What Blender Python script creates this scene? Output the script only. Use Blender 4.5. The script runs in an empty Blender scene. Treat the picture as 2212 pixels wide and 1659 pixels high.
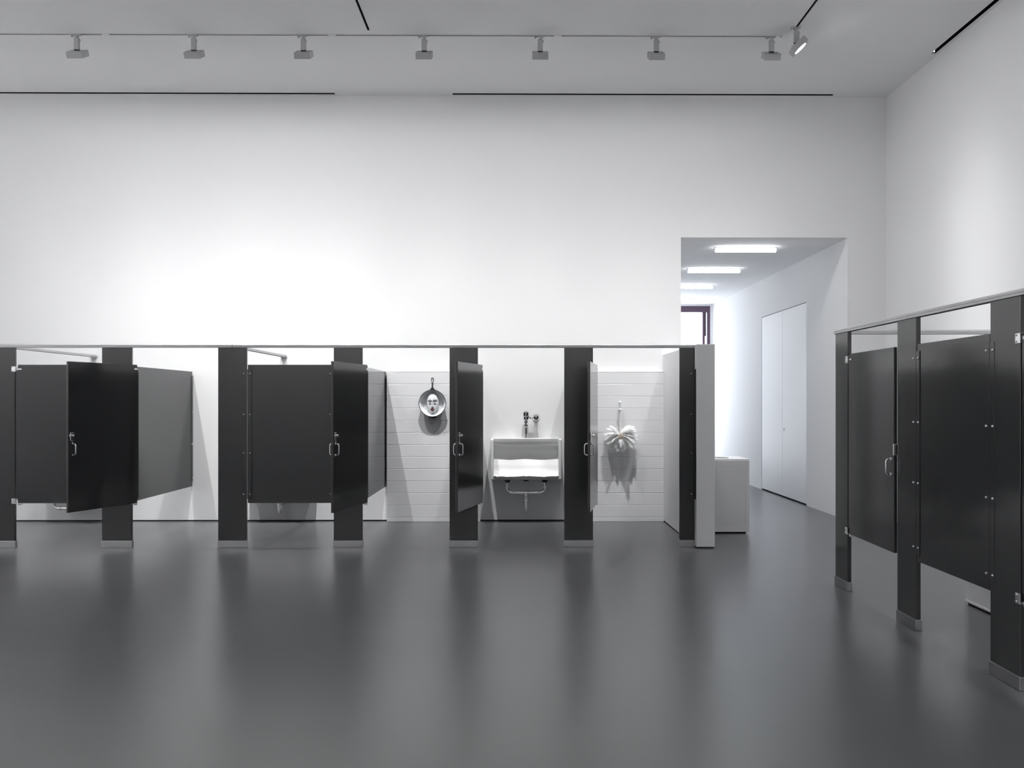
import bpy, bmesh, math, random
from mathutils import Vector, Matrix

# ------------------------------------------------------------------ camera, world, exposure
scene = bpy.context.scene
COL = scene.collection
R = math.radians
cam_data = bpy.data.cameras.new('camera')
cam_data.sensor_width = 36.0
cam_data.lens = 36.0 * 1910 / 2212
cam_data.shift_x = -0.01189
cam_data.shift_y = 0.0165
cam_data.clip_end = 200
cam = bpy.data.objects.new('camera', cam_data)
COL.objects.link(cam)
cam.location = (0, 0, 1.552)
cam.rotation_euler = (R(90), 0, R(-0.43))
scene.camera = cam

world = bpy.data.worlds.new('overcast_sky')
scene.world = world
world.use_nodes = True
bg = world.node_tree.nodes['Background']
bg.inputs[0].default_value = (0.86, 0.92, 1.0, 1)
bg.inputs[1].default_value = 5.6

SPOT_W = 1500.0                                   # watts of one full-brightness track lamp
scene.view_settings.view_transform = 'Standard'
scene.view_settings.look = 'None'
scene.view_settings.exposure = 0.0
scene.view_settings.gamma = 1.0
scene.view_settings.use_curve_mapping = False
scene.cycles.max_bounces = 10
scene.cycles.diffuse_bounces = 6
scene.cycles.glossy_bounces = 5
scene.cycles.caustics_reflective = False
scene.cycles.caustics_refractive = False
scene.cycles.sample_clamp_indirect = 6.0

# ------------------------------------------------------------------ materials
MATS = {}
def mat(name, color, rough=0.5, metal=0.0, spec=0.5, coat=0.0, bump=None, rvar=None, cvar=None, emit=None, trans=0.0, stretch=None):
    m = bpy.data.materials.new(name)
    m.use_nodes = True
    nt = m.node_tree
    b = nt.nodes['Principled BSDF']
    c = color if len(color) == 4 else (*color, 1)
    b.inputs['Base Color'].default_value = c
    b.inputs['Roughness'].default_value = rough
    b.inputs['Metallic'].default_value = metal
    b.inputs['Specular IOR Level'].default_value = spec
    b.inputs['Coat Weight'].default_value = coat
    b.inputs['Coat Roughness'].default_value = 0.05
    if trans:
        b.inputs['Transmission Weight'].default_value = trans
    if emit:
        b.inputs['Emission Color'].default_value = (*emit[0], 1)
        b.inputs['Emission Strength'].default_value = emit[1]
    tc = nt.nodes.new('ShaderNodeTexCoord')
    def noise(scale, detail=4, st=None):
        n = nt.nodes.new('ShaderNodeTexNoise')
        n.inputs['Scale'].default_value = scale
        n.inputs['Detail'].default_value = detail
        mp = nt.nodes.new('ShaderNodeMapping')
        if st:
            mp.inputs['Scale'].default_value = st
        nt.links.new(tc.outputs['Object'], mp.inputs['Vector'])
        nt.links.new(mp.outputs['Vector'], n.inputs['Vector'])
        return n
    if bump:
        n = noise(bump[0], 3, stretch)
        bn = nt.nodes.new('ShaderNodeBump')
        bn.inputs['Strength'].default_value = bump[1]
        bn.inputs['Distance'].default_value = bump[2]
        nt.links.new(n.outputs['Fac'], bn.inputs['Height'])
        nt.links.new(bn.outputs['Normal'], b.inputs['Normal'])
    if rvar:
        n = noise(rvar[0], 3, stretch)
        mr = nt.nodes.new('ShaderNodeMapRange')
        mr.inputs['From Min'].default_value = 0.1; mr.inputs['From Max'].default_value = 0.9
        mr.inputs['To Min'].default_value = rough - rvar[1]; mr.inputs['To Max'].default_value = rough + rvar[1]
        nt.links.new(n.outputs['Fac'], mr.inputs['Value'])
        nt.links.new(mr.outputs['Result'], b.inputs['Roughness'])
    if cvar:
        n = noise(cvar[0], 2.5, stretch)
        mx = nt.nodes.new('ShaderNodeMix'); mx.data_type = 'RGBA'
        lo = [v * (1 - cvar[1]) for v in c[:3]] + [1]
        hi = [min(1, v * (1 + cvar[1])) for v in c[:3]] + [1]
        mx.inputs['A'].default_value = lo; mx.inputs['B'].default_value = hi
        mr = nt.nodes.new('ShaderNodeMapRange')
        mr.inputs['From Min'].default_value = 0.3; mr.inputs['From Max'].default_value = 0.7
        mr.inputs['From Min'].default_value = 0.1; mr.inputs['From Max'].default_value = 0.9
        nt.links.new(n.outputs['Fac'], mr.inputs['Value'])
        nt.links.new(mr.outputs['Result'], mx.inputs['Factor'])
        nt.links.new(mx.outputs['Result'], b.inputs['Base Color'])
    MATS[name] = m
    return m

mat('wall_paint', (0.83, 0.83, 0.835), 0.75, spec=0.2, cvar=(0.8, 0.012), bump=(60, 0.05, 0.002))
mat('ceiling_paint', (0.86, 0.86, 0.87), 0.85, spec=0.15, cvar=(0.5, 0.012))
mat('concrete', (0.100, 0.102, 0.107), 0.29, spec=0.80, cvar=(0.9, 0.09), stretch=(0.5, 1.7, 1))
mat('powder_coat', (0.028, 0.0287, 0.030), 0.15, spec=0.50, bump=(2.6, 0.10, 0.012))
mat('brushed_steel', (0.50, 0.50, 0.51), 0.28, metal=1.0)
mat('anodised_alu', (0.60, 0.60, 0.61), 0.42, metal=0.55)
mat('chrome', (0.82, 0.82, 0.83), 0.07, metal=1.0)
mat('zamac', (0.86, 0.86, 0.87), 0.20, metal=1.0)
mat('ceramic', (0.83, 0.83, 0.83), 0.08, spec=0.5, coat=0.3)
mat('tile_glaze', (0.74, 0.74, 0.755), 0.16, spec=0.45, cvar=(1.3, 0.02))
mat('grout', (0.60, 0.60, 0.61), 0.8)
mat('lamp_white', (0.46, 0.46, 0.47), 0.55, spec=0.3)
mat('black_void', (0.003, 0.003, 0.003), 0.9, spec=0.1)
mat('shadow_strip', (0.02, 0.02, 0.021), 0.8)
mat('iron', (0.014, 0.014, 0.015), 0.45, spec=0.5, bump=(70, 0.2, 0.002))
mat('enamel', (0.80, 0.81, 0.83), 0.18, spec=0.5)
mat('mask_white', (0.82, 0.83, 0.85), 0.30, spec=0.5)
mat('lip_red', (0.075, 0.006, 0.008), 0.3)
mat('lip_pink', (0.42, 0.13, 0.12), 0.4)
mat('eye_black', (0.008, 0.008, 0.009), 0.3)
mat('feather_white', (0.86, 0.86, 0.86), 0.7, spec=0.2)
mat('tan_leather', (0.52, 0.45, 0.36), 0.6)
mat('handle_white', (0.80, 0.80, 0.80), 0.22)
mat('laminate', (0.56, 0.56, 0.57), 0.45, spec=0.35)
mat('bin_top', (0.78, 0.78, 0.78), 0.4)
mat('frame_plum', (0.085, 0.048, 0.085), 0.4)
mat('glass', (1, 1, 1), 0.0, spec=0.5, trans=1.0)
mat('tube_glow', (0.9, 0.9, 0.9), 0.5, emit=((0.95, 0.98, 1.0), 14.0))
mat('lens_glow', (0.9, 0.9, 0.9), 0.4, emit=((1.0, 0.99, 0.97), 22.0))
mat('door_white', (0.80, 0.80, 0.81), 0.45, spec=0.35, cvar=(1.0, 0.01))
mat('vent_rubber', (0.02, 0.02, 0.02), 0.6)

# feathers let some light through
nt = MATS['feather_white'].node_tree
tl = nt.nodes.new('ShaderNodeBsdfTranslucent'); tl.inputs[0].default_value = (0.9, 0.9, 0.9, 1)
mxs = nt.nodes.new('ShaderNodeMixShader'); mxs.inputs[0].default_value = 0.35
nt.links.new(nt.nodes['Principled BSDF'].outputs[0], mxs.inputs[1]); nt.links.new(tl.outputs[0], mxs.inputs[2])
nt.links.new(mxs.outputs[0], nt.nodes['Material Output'].inputs[0])
# window glass that lets daylight through without caustics
gm = MATS['glass']; nt = gm.node_tree
for n in list(nt.nodes):
    nt.nodes.remove(n)
out = nt.nodes.new('ShaderNodeOutputMaterial'); ms = nt.nodes.new('ShaderNodeMixShader')
tr = nt.nodes.new('ShaderNodeBsdfTransparent'); gl = nt.nodes.new('ShaderNodeBsdfGlossy')
gl.inputs['Roughness'].default_value = 0.02
ms.inputs[0].default_value = 0.06
nt.links.new(tr.outputs[0], ms.inputs[1]); nt.links.new(gl.outputs[0], ms.inputs[2]); nt.links.new(ms.outputs[0], out.inputs[0])

# ------------------------------------------------------------------ mesh helpers
class MB:
    def __init__(self):
        self.bm = bmesh.new()
    def box(self, a, b, bev=0.0, seg=2):
        x0, y0, z0 = a; x1, y1, z1 = b
        vs = [self.bm.verts.new(p) for p in ((x0,y0,z0),(x1,y0,z0),(x1,y1,z0),(x0,y1,z0),(x0,y0,z1),(x1,y0,z1),(x1,y1,z1),(x0,y1,z1))]
        fs = [self.bm.faces.new([vs[i] for i in q]) for q in ((0,3,2,1),(4,5,6,7),(0,1,5,4),(1,2,6,5),(2,3,7,6),(3,0,4,7))]
        if bev > 0:
            es = list({e for f in fs for e in f.edges})
            bmesh.ops.bevel(self.bm, geom=es, offset=bev, segments=seg, profile=0.5, affect='EDGES')
        return self
    def prism(self, pts, axis, lo, hi):
        """closed 2-D outline (u,v) swept along an axis; u,v are the remaining axes in x,y,z order"""
        def mk(u, v, w):
            if axis == 'x': return (w, u, v)
            if axis == 'y': return (u, w, v)
            return (u, v, w)
        A = [self.bm.verts.new(mk(u, v, lo)) for u, v in pts]
        B = [self.bm.verts.new(mk(u, v, hi)) for u, v in pts]
        n = len(pts)
        self.bm.faces.new(A[::-1]); self.bm.faces.new(B)
        for i in range(n):
            self.bm.faces.new((A[i], A[(i+1) % n], B[(i+1) % n], B[i]))
        return self
    def lathe(self, prof, centre=(0,0,0), axis=(0,0,1), seg=20):
        q = Vector((0,0,1)).rotation_difference(Vector(axis).normalized()).to_matrix().to_4x4()
        M = Matrix.Translation(centre) @ q
        rings = []
        for r, z in prof:
            if r < 1e-6:
                rings.append([self.bm.verts.new(M @ Vector((0,0,z)))])
            else:
                rings.append([self.bm.verts.new(M @ Vector((r*math.cos(2*math.pi*k/seg), r*math.sin(2*math.pi*k/seg), z))) for k in range(seg)])
        for a, b in zip(rings, rings[1:]):
            for k in range(seg):
                k2 = (k+1) % seg
                if len(a) == 1 and len(b) == 1: continue
                if len(a) == 1: self.bm.faces.new((a[0], b[k2], b[k]))
                elif len(b) == 1: self.bm.faces.new((a[k], a[k2], b[0]))
                else: self.bm.faces.new((a[k], a[k2], b[k2], b[k]))
        return self
    def tube(self, pts, r, seg=12):
        pts = [Vector(p) for p in pts]
        rs = r if isinstance(r, (list, tuple)) else [r]*len(pts)
        rings = []
        up = None
        for i, p in enumerate(pts):
            d = (pts[min(i+1, len(pts)-1)] - pts[max(i-1, 0)]).normalized()
            if up is None:
                up = Vector((1,0,0)) if abs(d.x) < 0.8 else Vector((0,0,1))
            s = d.cross(up).normalized(); up = s.cross(d).normalized()
            rings.append([self.bm.verts.new(p + rs[i]*(s*math.cos(2*math.pi*k/seg) + up*math.sin(2*math.pi*k/seg))) for k in range(seg)])
        for a, b in zip(rings, rings[1:]):
            for k in range(seg):
                self.bm.faces.new((a[k], a[(k+1) % seg], b[(k+1) % seg], b[k]))
        self.bm.faces.new(rings[0][::-1]); self.bm.faces.new(rings[-1])
        return self
    def grid(self, P, closed_u=False):
        V = [[self.bm.verts.new(p) for p in row] for row in P]
        nu = len(V[0])
        for a, b in zip(V, V[1:]):
            for k in range(nu if closed_u else nu-1):
                k2 = (k+1) % nu
                self.bm.faces.new((a[k], a[k2], b[k2], b[k]))
        return V
    def build(self, name, m, parent=None, smooth=False, loc=None, recalc=True):
        if recalc:
            bmesh.ops.recalc_face_normals(self.bm, faces=self.bm.faces)
        me = bpy.data.meshes.new(name)
        self.bm.to_mesh(me); self.bm.free()
        me.materials.append(MATS[m])
        if smooth:
            for p in me.polygons: p.use_smooth = True
            me.set_sharp_from_angle(angle=R(38))
        o = bpy.data.objects.new(name, me)
        COL.objects.link(o)
        if parent is not None: o.parent = parent
        if loc is not None: o.location = loc
        return o

def fillet(pts, rad, n=6):
    """round the corners of a polyline"""
    pts = [Vector(p) for p in pts]
    outp = [pts[0]]
    for a, b, c in zip(pts, pts[1:], pts[2:]):
        u = (a-b).normalized(); v = (c-b).normalized()
        p0 = b + u*rad; p1 = b + v*rad
        for k in range(n+1):
            t = k/n
            outp.append(p0*(1-t)**2 + b*2*t*(1-t) + p1*t*t)
    outp.append(pts[-1])
    return outp

def empty(name, loc=(0,0,0), rz=0.0):
    o = bpy.data.objects.new(name, None)
    o.empty_display_size = 0.1
    COL.objects.link(o)
    o.location = loc; o.rotation_euler = (0, 0, rz)
    return o
def tag(o, label, cat, group=None, kind=None):
    o['label'] = label; o['category'] = cat
    if group: o['group'] = group
    if kind: o['kind'] = kind
    return o
def struct(o, label, cat):
    return tag(o, label, cat, kind='structure')
def share(o, parent, loc=None, rot=None):
    c = o.copy(); COL.objects.link(c); c.parent = parent
    if loc is not None: c.location = loc
    if rot is not None: c.rotation_euler = rot
    return c
def copy_tree(o, parent=None):
    c = o.copy(); COL.objects.link(c); c.parent = parent
    for ch in list(o.children): copy_tree(ch, c)
    return c

# ------------------------------------------------------------------ dimensions of the place (metres)
YB = 11.44            # back wall face
XR = 4.782            # right wall face
XL = -9.2             # left wall face (out of frame)
YF = -4.0             # wall behind the camera
HC = 5.493            # gallery ceiling
OX0, OX1, OZ = 2.117, 4.282, 3.670      # passage opening
YE = 19.42            # end of the passage
Y0 = 9.38             # front face of the stall row
TP = 0.032            # pilaster thickness
XS = 2.69             # face of the right-hand stall row
ZT = 2.117            # top of pilasters
DZ0, DZ1 = 0.470, 1.935                 # door and panel heights
GAP = 0.016           # shadow gap under the walls

# ------------------------------------------------------------------ structure
struct(MB().box((XL-0.3, YF-0.3, -0.2), (XR+0.3, YE+0.3, 0)).build('floor', 'concrete'), 'polished dark grey concrete floor of the gallery', 'floor')

TRK = 0.030
slots = [(-9.0, -2.345, 11.335, 11.39), (-0.835, 4.07, 11.335, 11.39), (4.687, 4.740, -3.0, 10.0)]
tracks = [(-8.6, 2.86, 9.525, 9.525+TRK), (-1.598, -1.598+TRK, -1.9, 9.50), (2.925, 2.925+TRK, -1.9, 9.46),
          (-7.295, -7.295+TRK, -1.9, 9.46), (-8.6, 4.2, -2.115, -2.115+TRK)]  # added out-of-view tracks that carry the fill lamps
holes = slots + tracks
xs = sorted({XL-0.3, XR+0.3, *[h[0] for h in holes], *[h[1] for h in holes]})
ys = sorted({YF-0.3, YB+0.25, *[h[2] for h in holes], *[h[3] for h in holes]})
mb = MB()
for i in range(len(xs)-1):
    # merge runs along y for lean geometry
    run = None
    for j in range(len(ys)-1):
        cx, cy = (xs[i]+xs[i+1])/2, (ys[j]+ys[j+1])/2
        inside = any(h[0] < cx < h[1] and h[2] < cy < h[3] for h in holes)
        if not inside:
            if run is None: run = ys[j]
            end = ys[j+1]
        if (inside or j == len(ys)-2) and run is not None:
            mb.box((xs[i], run, HC), (xs[i+1], end, HC+0.02)); run = None
mb.box((XL-0.3, YF-0.3, HC+0.16), (XR+0.3, YB+0.25, HC+0.25))
struct(mb.build('ceiling', 'ceiling_paint'), 'smooth pale grey gallery ceiling with recessed tracks', 'ceiling')

mb = MB()
mb.box((XL-0.3, YB, GAP), (OX0, YB+0.25, HC))
mb.box((OX0, YB, OZ), (OX1, YB+0.25, HC))
mb.box((OX1, YB, GAP), (XR+0.3, YB+0.25, HC))
struct(mb.build('wall_back', 'wall_paint'), 'tall white back wall above and behind the dark stalls', 'wall')
mb = MB()
mb.box((XL-0.3, YB+0.012, 0), (OX0-0.012, YB+0.2, GAP))
mb.box((OX1+0.012, YB+0.012, 0), (XR+0.3, YB+0.2, GAP))
struct(mb.build('baseboard_back', 'shadow_strip'), 'dark recessed shadow gap under the back wall', 'baseboard')
struct(MB().box((XR, YF-0.3, GAP), (XR+0.3, YB, HC)).build('wall_right', 'wall_paint'), 'tall white right wall above the right-hand stalls', 'wall')
struct(MB().box((XR+0.012, YF-0.3, 0), (XR+0.3, YB, GAP)).build('baseboard_right', 'shadow_strip'), 'dark recessed shadow gap under the right wall', 'baseboard')
struct(MB().box((XL-0.3, YF-0.3, 0), (XL, YB, HC)).build('wall_left', 'wall_paint'), 'white left wall of the gallery', 'wall')
struct(MB().box((XL-0.3, YF-0.3, 0), (XR+0.3, YF, HC)).build('wall_front', 'wall_paint'), 'white wall on the camera side of the gallery', 'wall')

# passage behind the opening
dY0, dY1, dZ = 13.077, 15.478, 3.02
mb = MB()
mb.box((OX1, YB+0.25, 0), (OX1+0.25, dY0, OZ))
mb.box((OX1, dY0, dZ), (OX1+0.25, dY1, OZ))
mb.box((OX1, dY1, 0), (OX1+0.25, YE+0.3, OZ))
mb.box((OX1+0.2, dY0, 0), (OX1+0.25, dY1, dZ))
struct(mb.build('wall_passage_right', 'wall_paint'), 'white right wall of the daylit passage with flush doors', 'wall')
struct(MB().box((OX0-0.25, YB+0.25, 0), (OX0, YE+0.3, OZ)).build('wall_passage_left', 'wall_paint'), 'white left wall of the daylit passage', 'wall')
struct(MB().box((OX0-0.25, YB+0.25, OZ), (OX1+0.25, YE+0.3, OZ+0.2)).build('ceiling_passage', 'ceiling_paint'), 'low pale ceiling of the passage with tube lights', 'ceiling')

# flush double door in the passage wall
d = struct(empty('door_1', (OX1, (dY0+dY1)/2, 0)), 'tall flush white double door in the passage wall', 'door')
hw = (dY1-dY0)/2
for s in (-1, 1):
    a, b = (0.004, hw-0.008) if s > 0 else (-hw+0.008, -0.004)
    leaf = MB().box((0.003, a, 0.022), (0.06, b, dZ-0.010), 0.002, 1).build('door_leaf', 'door_white', d)
MB().lathe([(0,-0.006),(0.022,-0.006),(0.026,0.0),(0.026,0.004)], (0.001, -0.07, 1.10), (1,0,0), 16).build('door_lock', 'bin_top', d, smooth=True)
MB().box((0.07, -hw, 0), (0.10, hw, 0.03)).build('door_sill', 'shadow_strip', d)

# glazed end of the passage
w = struct(empty('window_1', ((OX0+OX1)/2, YE, 0)), 'bright window with plum dark frame at the passage end', 'window')
wx0, wx1 = OX0-(OX0+OX1)/2, OX1-(OX0+OX1)/2
mb = MB()
mb.box((wx0, 0, OZ-0.165), (wx1-0.045, 0.12, OZ-0.03))
mb.box((wx1-0.11, 0, 0.10), (wx1-0.045, 0.12, OZ-0.165))
mb.box((wx0, 0, 0.10), (wx0+0.07, 0.12, OZ-0.165))
mb.box((wx0, 0, 0), (wx1-0.045, 0.12, 0.10))
mb.build('window_frame', 'frame_plum', w)
mb = MB()
mb.box((wx1-0.205, 0.02, 0.1), (wx1-0.155, 0.09, OZ-0.165))
mb.box((wx0+0.95, 0.02, 0.1), (wx0+1.0, 0.09, OZ-0.165))
mb.build('window_mullion', 'frame_plum', w)
MB().box((wx1-0.158, 0.01, 2.98), (wx1-0.135, 0.06, OZ-0.165)).build('window_stay', 'shadow_strip', w)
MB().box((wx0+0.06, 0.05, 0.09), (wx1-0.11, 0.056, OZ-0.16)).build('window_pane', 'glass', w)
MB().box((wx1-0.045, 0.0, 0), (wx1, 0.15, OZ-0.03)).build('window_jamb', 'wall_paint', w)
MB().box((wx0, 0.0, OZ-0.03), (wx1, 0.15, OZ)).build('window_head', 'wall_paint', w)

# daylight entering: portal helps the sky sampling
pl = bpy.data.lights.new('window_portal', 'AREA'); pl.shape = 'RECTANGLE'; pl.size = OX1-OX0; pl.size_y = OZ
pl.cycles.is_portal = True
po = bpy.data.objects.new('window_portal', pl); COL.objects.link(po)
po.location = ((OX0+OX1)/2, YE+0.2, OZ/2); po.rotation_euler = (R(-90), 0, 0)

# white half wall closing the stall row
HWX0, HWX1, HWY = 1.882, 2.078, 9.295
mb = MB().box((HWX0, HWY, 0.014), (HWX1, YB, 2.150), 0.003, 1)
struct(mb.build('wall_half', 'wall_paint'), 'white freestanding half wall at the end of the stall row', 'wall')
struct(MB().box((HWX0+0.012, HWY+0.015, 0), (HWX1-0.012, YB, 0.014)).build('baseboard_half_wall', 'shadow_strip'), 'dark shadow gap under the white half wall', 'baseboard')
t = tag(empty('wall_switch', (HWX1, 9.72, 1.60)), 'small white switch plate on the side of the half wall', 'switch')
MB().box((0, -0.035, -0.035), (0.008, 0.035, 0.035), 0.002, 1).build('switch_plate', 'handle_white', t)
MB().box((0.008, -0.018, -0.022), (0.013, 0.018, 0.022), 0.002, 1).build('switch_rocker', 'handle_white', t)

# ------------------------------------------------------------------ ceiling slots and tracks
labels = ['black ceiling air slot along the back wall, left one with its end mid-picture',
          'black ceiling air slot along the back wall, right one above the frying pan and passage',
          'black ceiling air slot running along the right wall']
for (x0, x1, y0, y1), lb in zip(slots, labels):
    t = tag(empty('air_slot', ((x0+x1)/2, (y0+y1)/2, HC)), lb, 'air vent', 'ceiling air slots')
    hx, hy = (x1-x0)/2, (y1-y0)/2
    mb = MB()
    mb.box((-hx, -hy, 0.12), (hx, hy, 0.125))
    if hx > hy:
        mb.box((-hx, -hy, 0.002), (hx, -hy+0.003, 0.12)); mb.box((-hx, hy-0.003, 0.002), (hx, hy, 0.12))
    else:
        mb.box((-hx, -hy, 0.002), (-hx+0.003, hy, 0.12)); mb.box((hx-0.003, -hy, 0.002), (hx, hy, 0.12))
    mb.build('slot_duct', 'black_void', t)
    if hx > hy: MB().box((-hx, -0.004, 0.05), (hx, 0.004, 0.09)).build('slot_blade', 'vent_rubber', t)
    else: MB().box((-0.004, -hy, 0.05), (0.004, hy, 0.09)).build('slot_blade', 'vent_rubber', t)

labels = ['recessed lamp track running parallel to the back wall with seven lamps',
          'recessed empty lamp track in the ceiling ending between the third and fourth lamps',
          'recessed lamp track at right carrying the glowing lamp', 'added recessed track for unseen fill lamps along the left wall', 'added recessed track for unseen fill lamps behind the camera']
for k, ((x0, x1, y0, y1), lb) in enumerate(zip(tracks, labels)):
    t = tag(empty('lamp_track', ((x0+x1)/2, (y0+y1)/2, HC)), lb, 'lamp track', 'recessed lamp tracks')
    hx, hy = (x1-x0)/2, (y1-y0)/2
    long_x = hx > hy
    L, W = (hx, hy) if long_x else (hy, hx)
    def bx(mb, l0, w0, z0, l1, w1, z1):
        mb.box((l0, w0, z0), (l1, w1, z1)) if long_x else mb.box((w0, l0, z0), (w1, l1, z1))
    mb = MB(); V_ = W-0.0012; L -= 0.0012; bx(mb, -L, -V_, 0.045, L, V_, 0.05); bx(mb, -L, -V_, 0.004, L, -V_+0.003, 0.045); bx(mb, -L, V_-0.003, 0.004, L, V_, 0.045)
    mb.build('track_channel', 'shadow_strip', t)
    mb = MB(); bx(mb, -L, -W-0.012, -0.0035, L, -W+0.002, -0.0012); bx(mb, -L, W-0.002, -0.0035, L, W+0.012, -0.0012)
    mb.build('track_flange', 'ceiling_paint', t)
    covers = [-4.43, -2.0, 0.435, 2.80] if k == 0 else [y1-0.045] if not long_x else [0.0]
    for cpos in covers:
        l = cpos - ((x0+x1)/2 if long_x else (y0+y1)/2)
        mb = MB(); bx(mb, l-0.04, -W+0.0015, -0.003, l+0.04, W-0.0015, 0.004)
        mb.build('track_joiner', 'ceiling_paint', t)

# ------------------------------------------------------------------ track lamps
def wash_optic(ld, fall=13.0, skirt=0.02):
    """wall-washer lens: intensity falls off exponentially with the angle from the beam axis"""
    ld.use_nodes = True
    nt = ld.node_tree
    em = nt.nodes['Emission']
    tc = nt.nodes.new('ShaderNodeTexCoord'); sp = nt.nodes.new('ShaderNodeSeparateXYZ')
    nt.links.new(tc.outputs['Normal'], sp.inputs[0])
    def op(kind, a, b=None):
        n = nt.nodes.new('ShaderNodeMath'); n.operation = kind
        for k, v in enumerate((a, b)):
            if v is None: continue
            if isinstance(v, (int, float)): n.inputs[k].default_value = v
            else: nt.links.new(v, n.inputs[k])
        return n.outputs[0]
    ang = op('ARCCOSINE', op('MINIMUM', op('ABSOLUTE', sp.outputs['Z']), 1.0))
    fac = op('EXPONENT', op('MULTIPLY', ang, -1.0/R(fall)))
    nt.links.new(op('ADD', fac, skirt), em.inputs['Strength'])
def track_lamp(x, y, tilt, aim, power, label, spot=160, beam=None):
    """aim: heading of the beam in plan (degrees from +y towards +x); tilt: from straight down"""
    t = tag(empty('track_lamp', (x, y, HC)), label, 'track lamp', 'ceiling track lamps')
    MB().box((-0.055, -0.014, -0.016), (0.045, 0.014, -0.001), 0.003, 1).build('lamp_adapter', 'lamp_white', t)
    mb = MB().lathe([(0,-0.05),(0.016,-0.05),(0.020,-0.045),(0.020,-0.016),(0.012,-0.010),(0,-0.010)], (0,0,0), (0,0,1), 14)
    mb.box((-0.062, -0.010, -0.030), (-0.040, 0.010, -0.014), 0.003, 1)
    mb.build('lamp_swivel', 'lamp_white', t, smooth=True)
    mb = MB().box((-0.028, -0.016, -0.168), (0.028, 0.016, -0.040), 0.004, 1)
    mb.build('lamp_stem', 'lamp_white', t)
    mb = MB().prism([(0.0, -0.035), (0.014, -0.035), (0.040, -0.068), (0.028, -0.072)], 'y', -0.008, 0.008)
    mb.build('lamp_lever', 'lamp_white', t)
    MB().box((-0.026, -0.012, -0.176), (0.026, 0.012, -0.166)).build('lamp_knuckle', 'shadow_strip', t)
    a, h = R(tilt), R(aim)
    dirv = Vector((math.sin(a)*math.sin(h), math.sin(a)*math.cos(h), -math.cos(a)))
    M = Matrix.Translation((0, 0, -0.182)) @ (Matrix.Rotation(-h, 4, 'Z') @ Matrix.Rotation(a, 4, 'X'))
    S = 0.086
    mb = MB().box((-S, -S, -0.062), (S, S, 0.004), 0.004, 1)
    # hollow front rim
    mb.bm.transform(M)
    mb.build('lamp_head', 'lamp_white', t)
    mb = MB().lathe([(0,-0.0635),(0.066,-0.0635),(0.070,-0.062)], (0,0,0), (0,0,1), 24)
    mb.bm.transform(M)
    mb.build('lamp_lens', 'lens_glow', t)
    if power > 0:
        ld = bpy.data.lights.new('lamp_light', 'SPOT')
        ld.energy = power; ld.spot_size = R(spot); ld.spot_blend = 0.4; ld.shadow_soft_size = 0.022
        wash_optic(ld)
        lo = bpy.data.objects.new('lamp_light', ld); COL.objects.link(lo); lo.parent = t
        lo.location = M @ Vector((0, 0, -0.068))
        ba = R(beam if beam is not None else tilt)      # asymmetric lens: beam axis differs from the head's tilt
        bd = Vector((math.sin(ba)*math.sin(h), math.sin(ba)*math.cos(h), -math.cos(ba)))
        lo.rotation_euler = bd.to_track_quat('-Z', 'Y').to_euler()
    return t
LX = [-5.99, -4.737, -3.483, -2.306, -1.007, 0.245, 1.499, 2.745]
LP = [0.30, 0.66, 0.80, 0.75, 0.62, 0.54, 0.52, 0.44]
LN = ['white track lamp of the back track just outside the left edge', 'white track lamp nearest the left picture edge', 'white track lamp second from the left edge', 'white track lamp just left of the empty ceiling track',
      'white track lamp just right of the empty ceiling track', 'white track lamp over the urinal, fifth from the left edge', 'white track lamp over the half wall, sixth from the left edge',
      'white track lamp at the track corner beside the glowing one']
for i, (x, p, lb) in enumerate(zip(LX, LP, LN)):
    track_lamp(x, 9.54, 29, 0, SPOT_W*p, lb, beam=21)
track_lamp(2.94, 9.30, 42, 97, SPOT_W*0.40, 'glowing white track lamp tilted towards the right wall', beam=26)
# further lamps of the right track, outside the frame, lighting the right wall
for y, p in ((6.8, 0.66), (4.2, 0.66), (1.2, 0.6)):
    track_lamp(2.94, y, 42, 90, SPOT_W*p, 'white track lamp over the right-hand stalls outside the frame', beam=25)
for y, p in ((8.6, 7.6), (6.0, 7.2), (3.4, 5.4), (0.8, 3.6), (-1.8, 2.8)):  # added fill lamps, out of view, bouncing light onto ceiling and room
    track_lamp(-7.28, y, 42, 270, SPOT_W*p, 'added unseen fill lamp washing the left wall outside the frame', beam=64)
for x, p in ((-6.0, 1.7), (-4.0, 1.7), (-2.0, 1.5), (0.0, 1.4), (2.0, 1.1), (3.6, 0.9)):  # added fill lamps behind the camera, lifting ambient light and panel reflections
    track_lamp(x, -2.10, 42, 180, SPOT_W*p, 'added unseen fill lamp washing the wall behind the camera', beam=58)

# ------------------------------------------------------------------ passage tube lights
for i, (y, lb) in enumerate(((12.15, 'glowing tube light on the passage ceiling, nearest the opening'), (14.12, 'glowing tube light on the passage ceiling, second from the opening'),
              (16.1, 'glowing tube light on the passage ceiling, third from the opening'), (18.15, 'glowing tube light on the passage ceiling, nearest the window'))):
    t = tag(empty('tube_light', (3.14, y, OZ)), lb, 'tube light', 'passage ceiling tube lights')
    MB().box((-0.435, -0.020, -0.014), (0.435, 0.020, -0.001), 0.003, 1).build('tube_housing', 'lamp_white', t)
    MB().tube([(-0.415, 0, -0.046), (0.415, 0, -0.046)], 0.025, 14).build('tube_lamp', 'tube_glow', t, smooth=True)
    for s in (-1, 1):
        MB().box((s*0.422-0.007, -0.010, -0.052), (s*0.422+0.007, 0.010, -0.013), 0.003, 1).build('tube_cap', 'lamp_white', t)
t = tag(empty('smoke_detector', (2.70, 18.95, OZ)), 'small white smoke detector on the passage ceiling by the window', 'detector')
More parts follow.
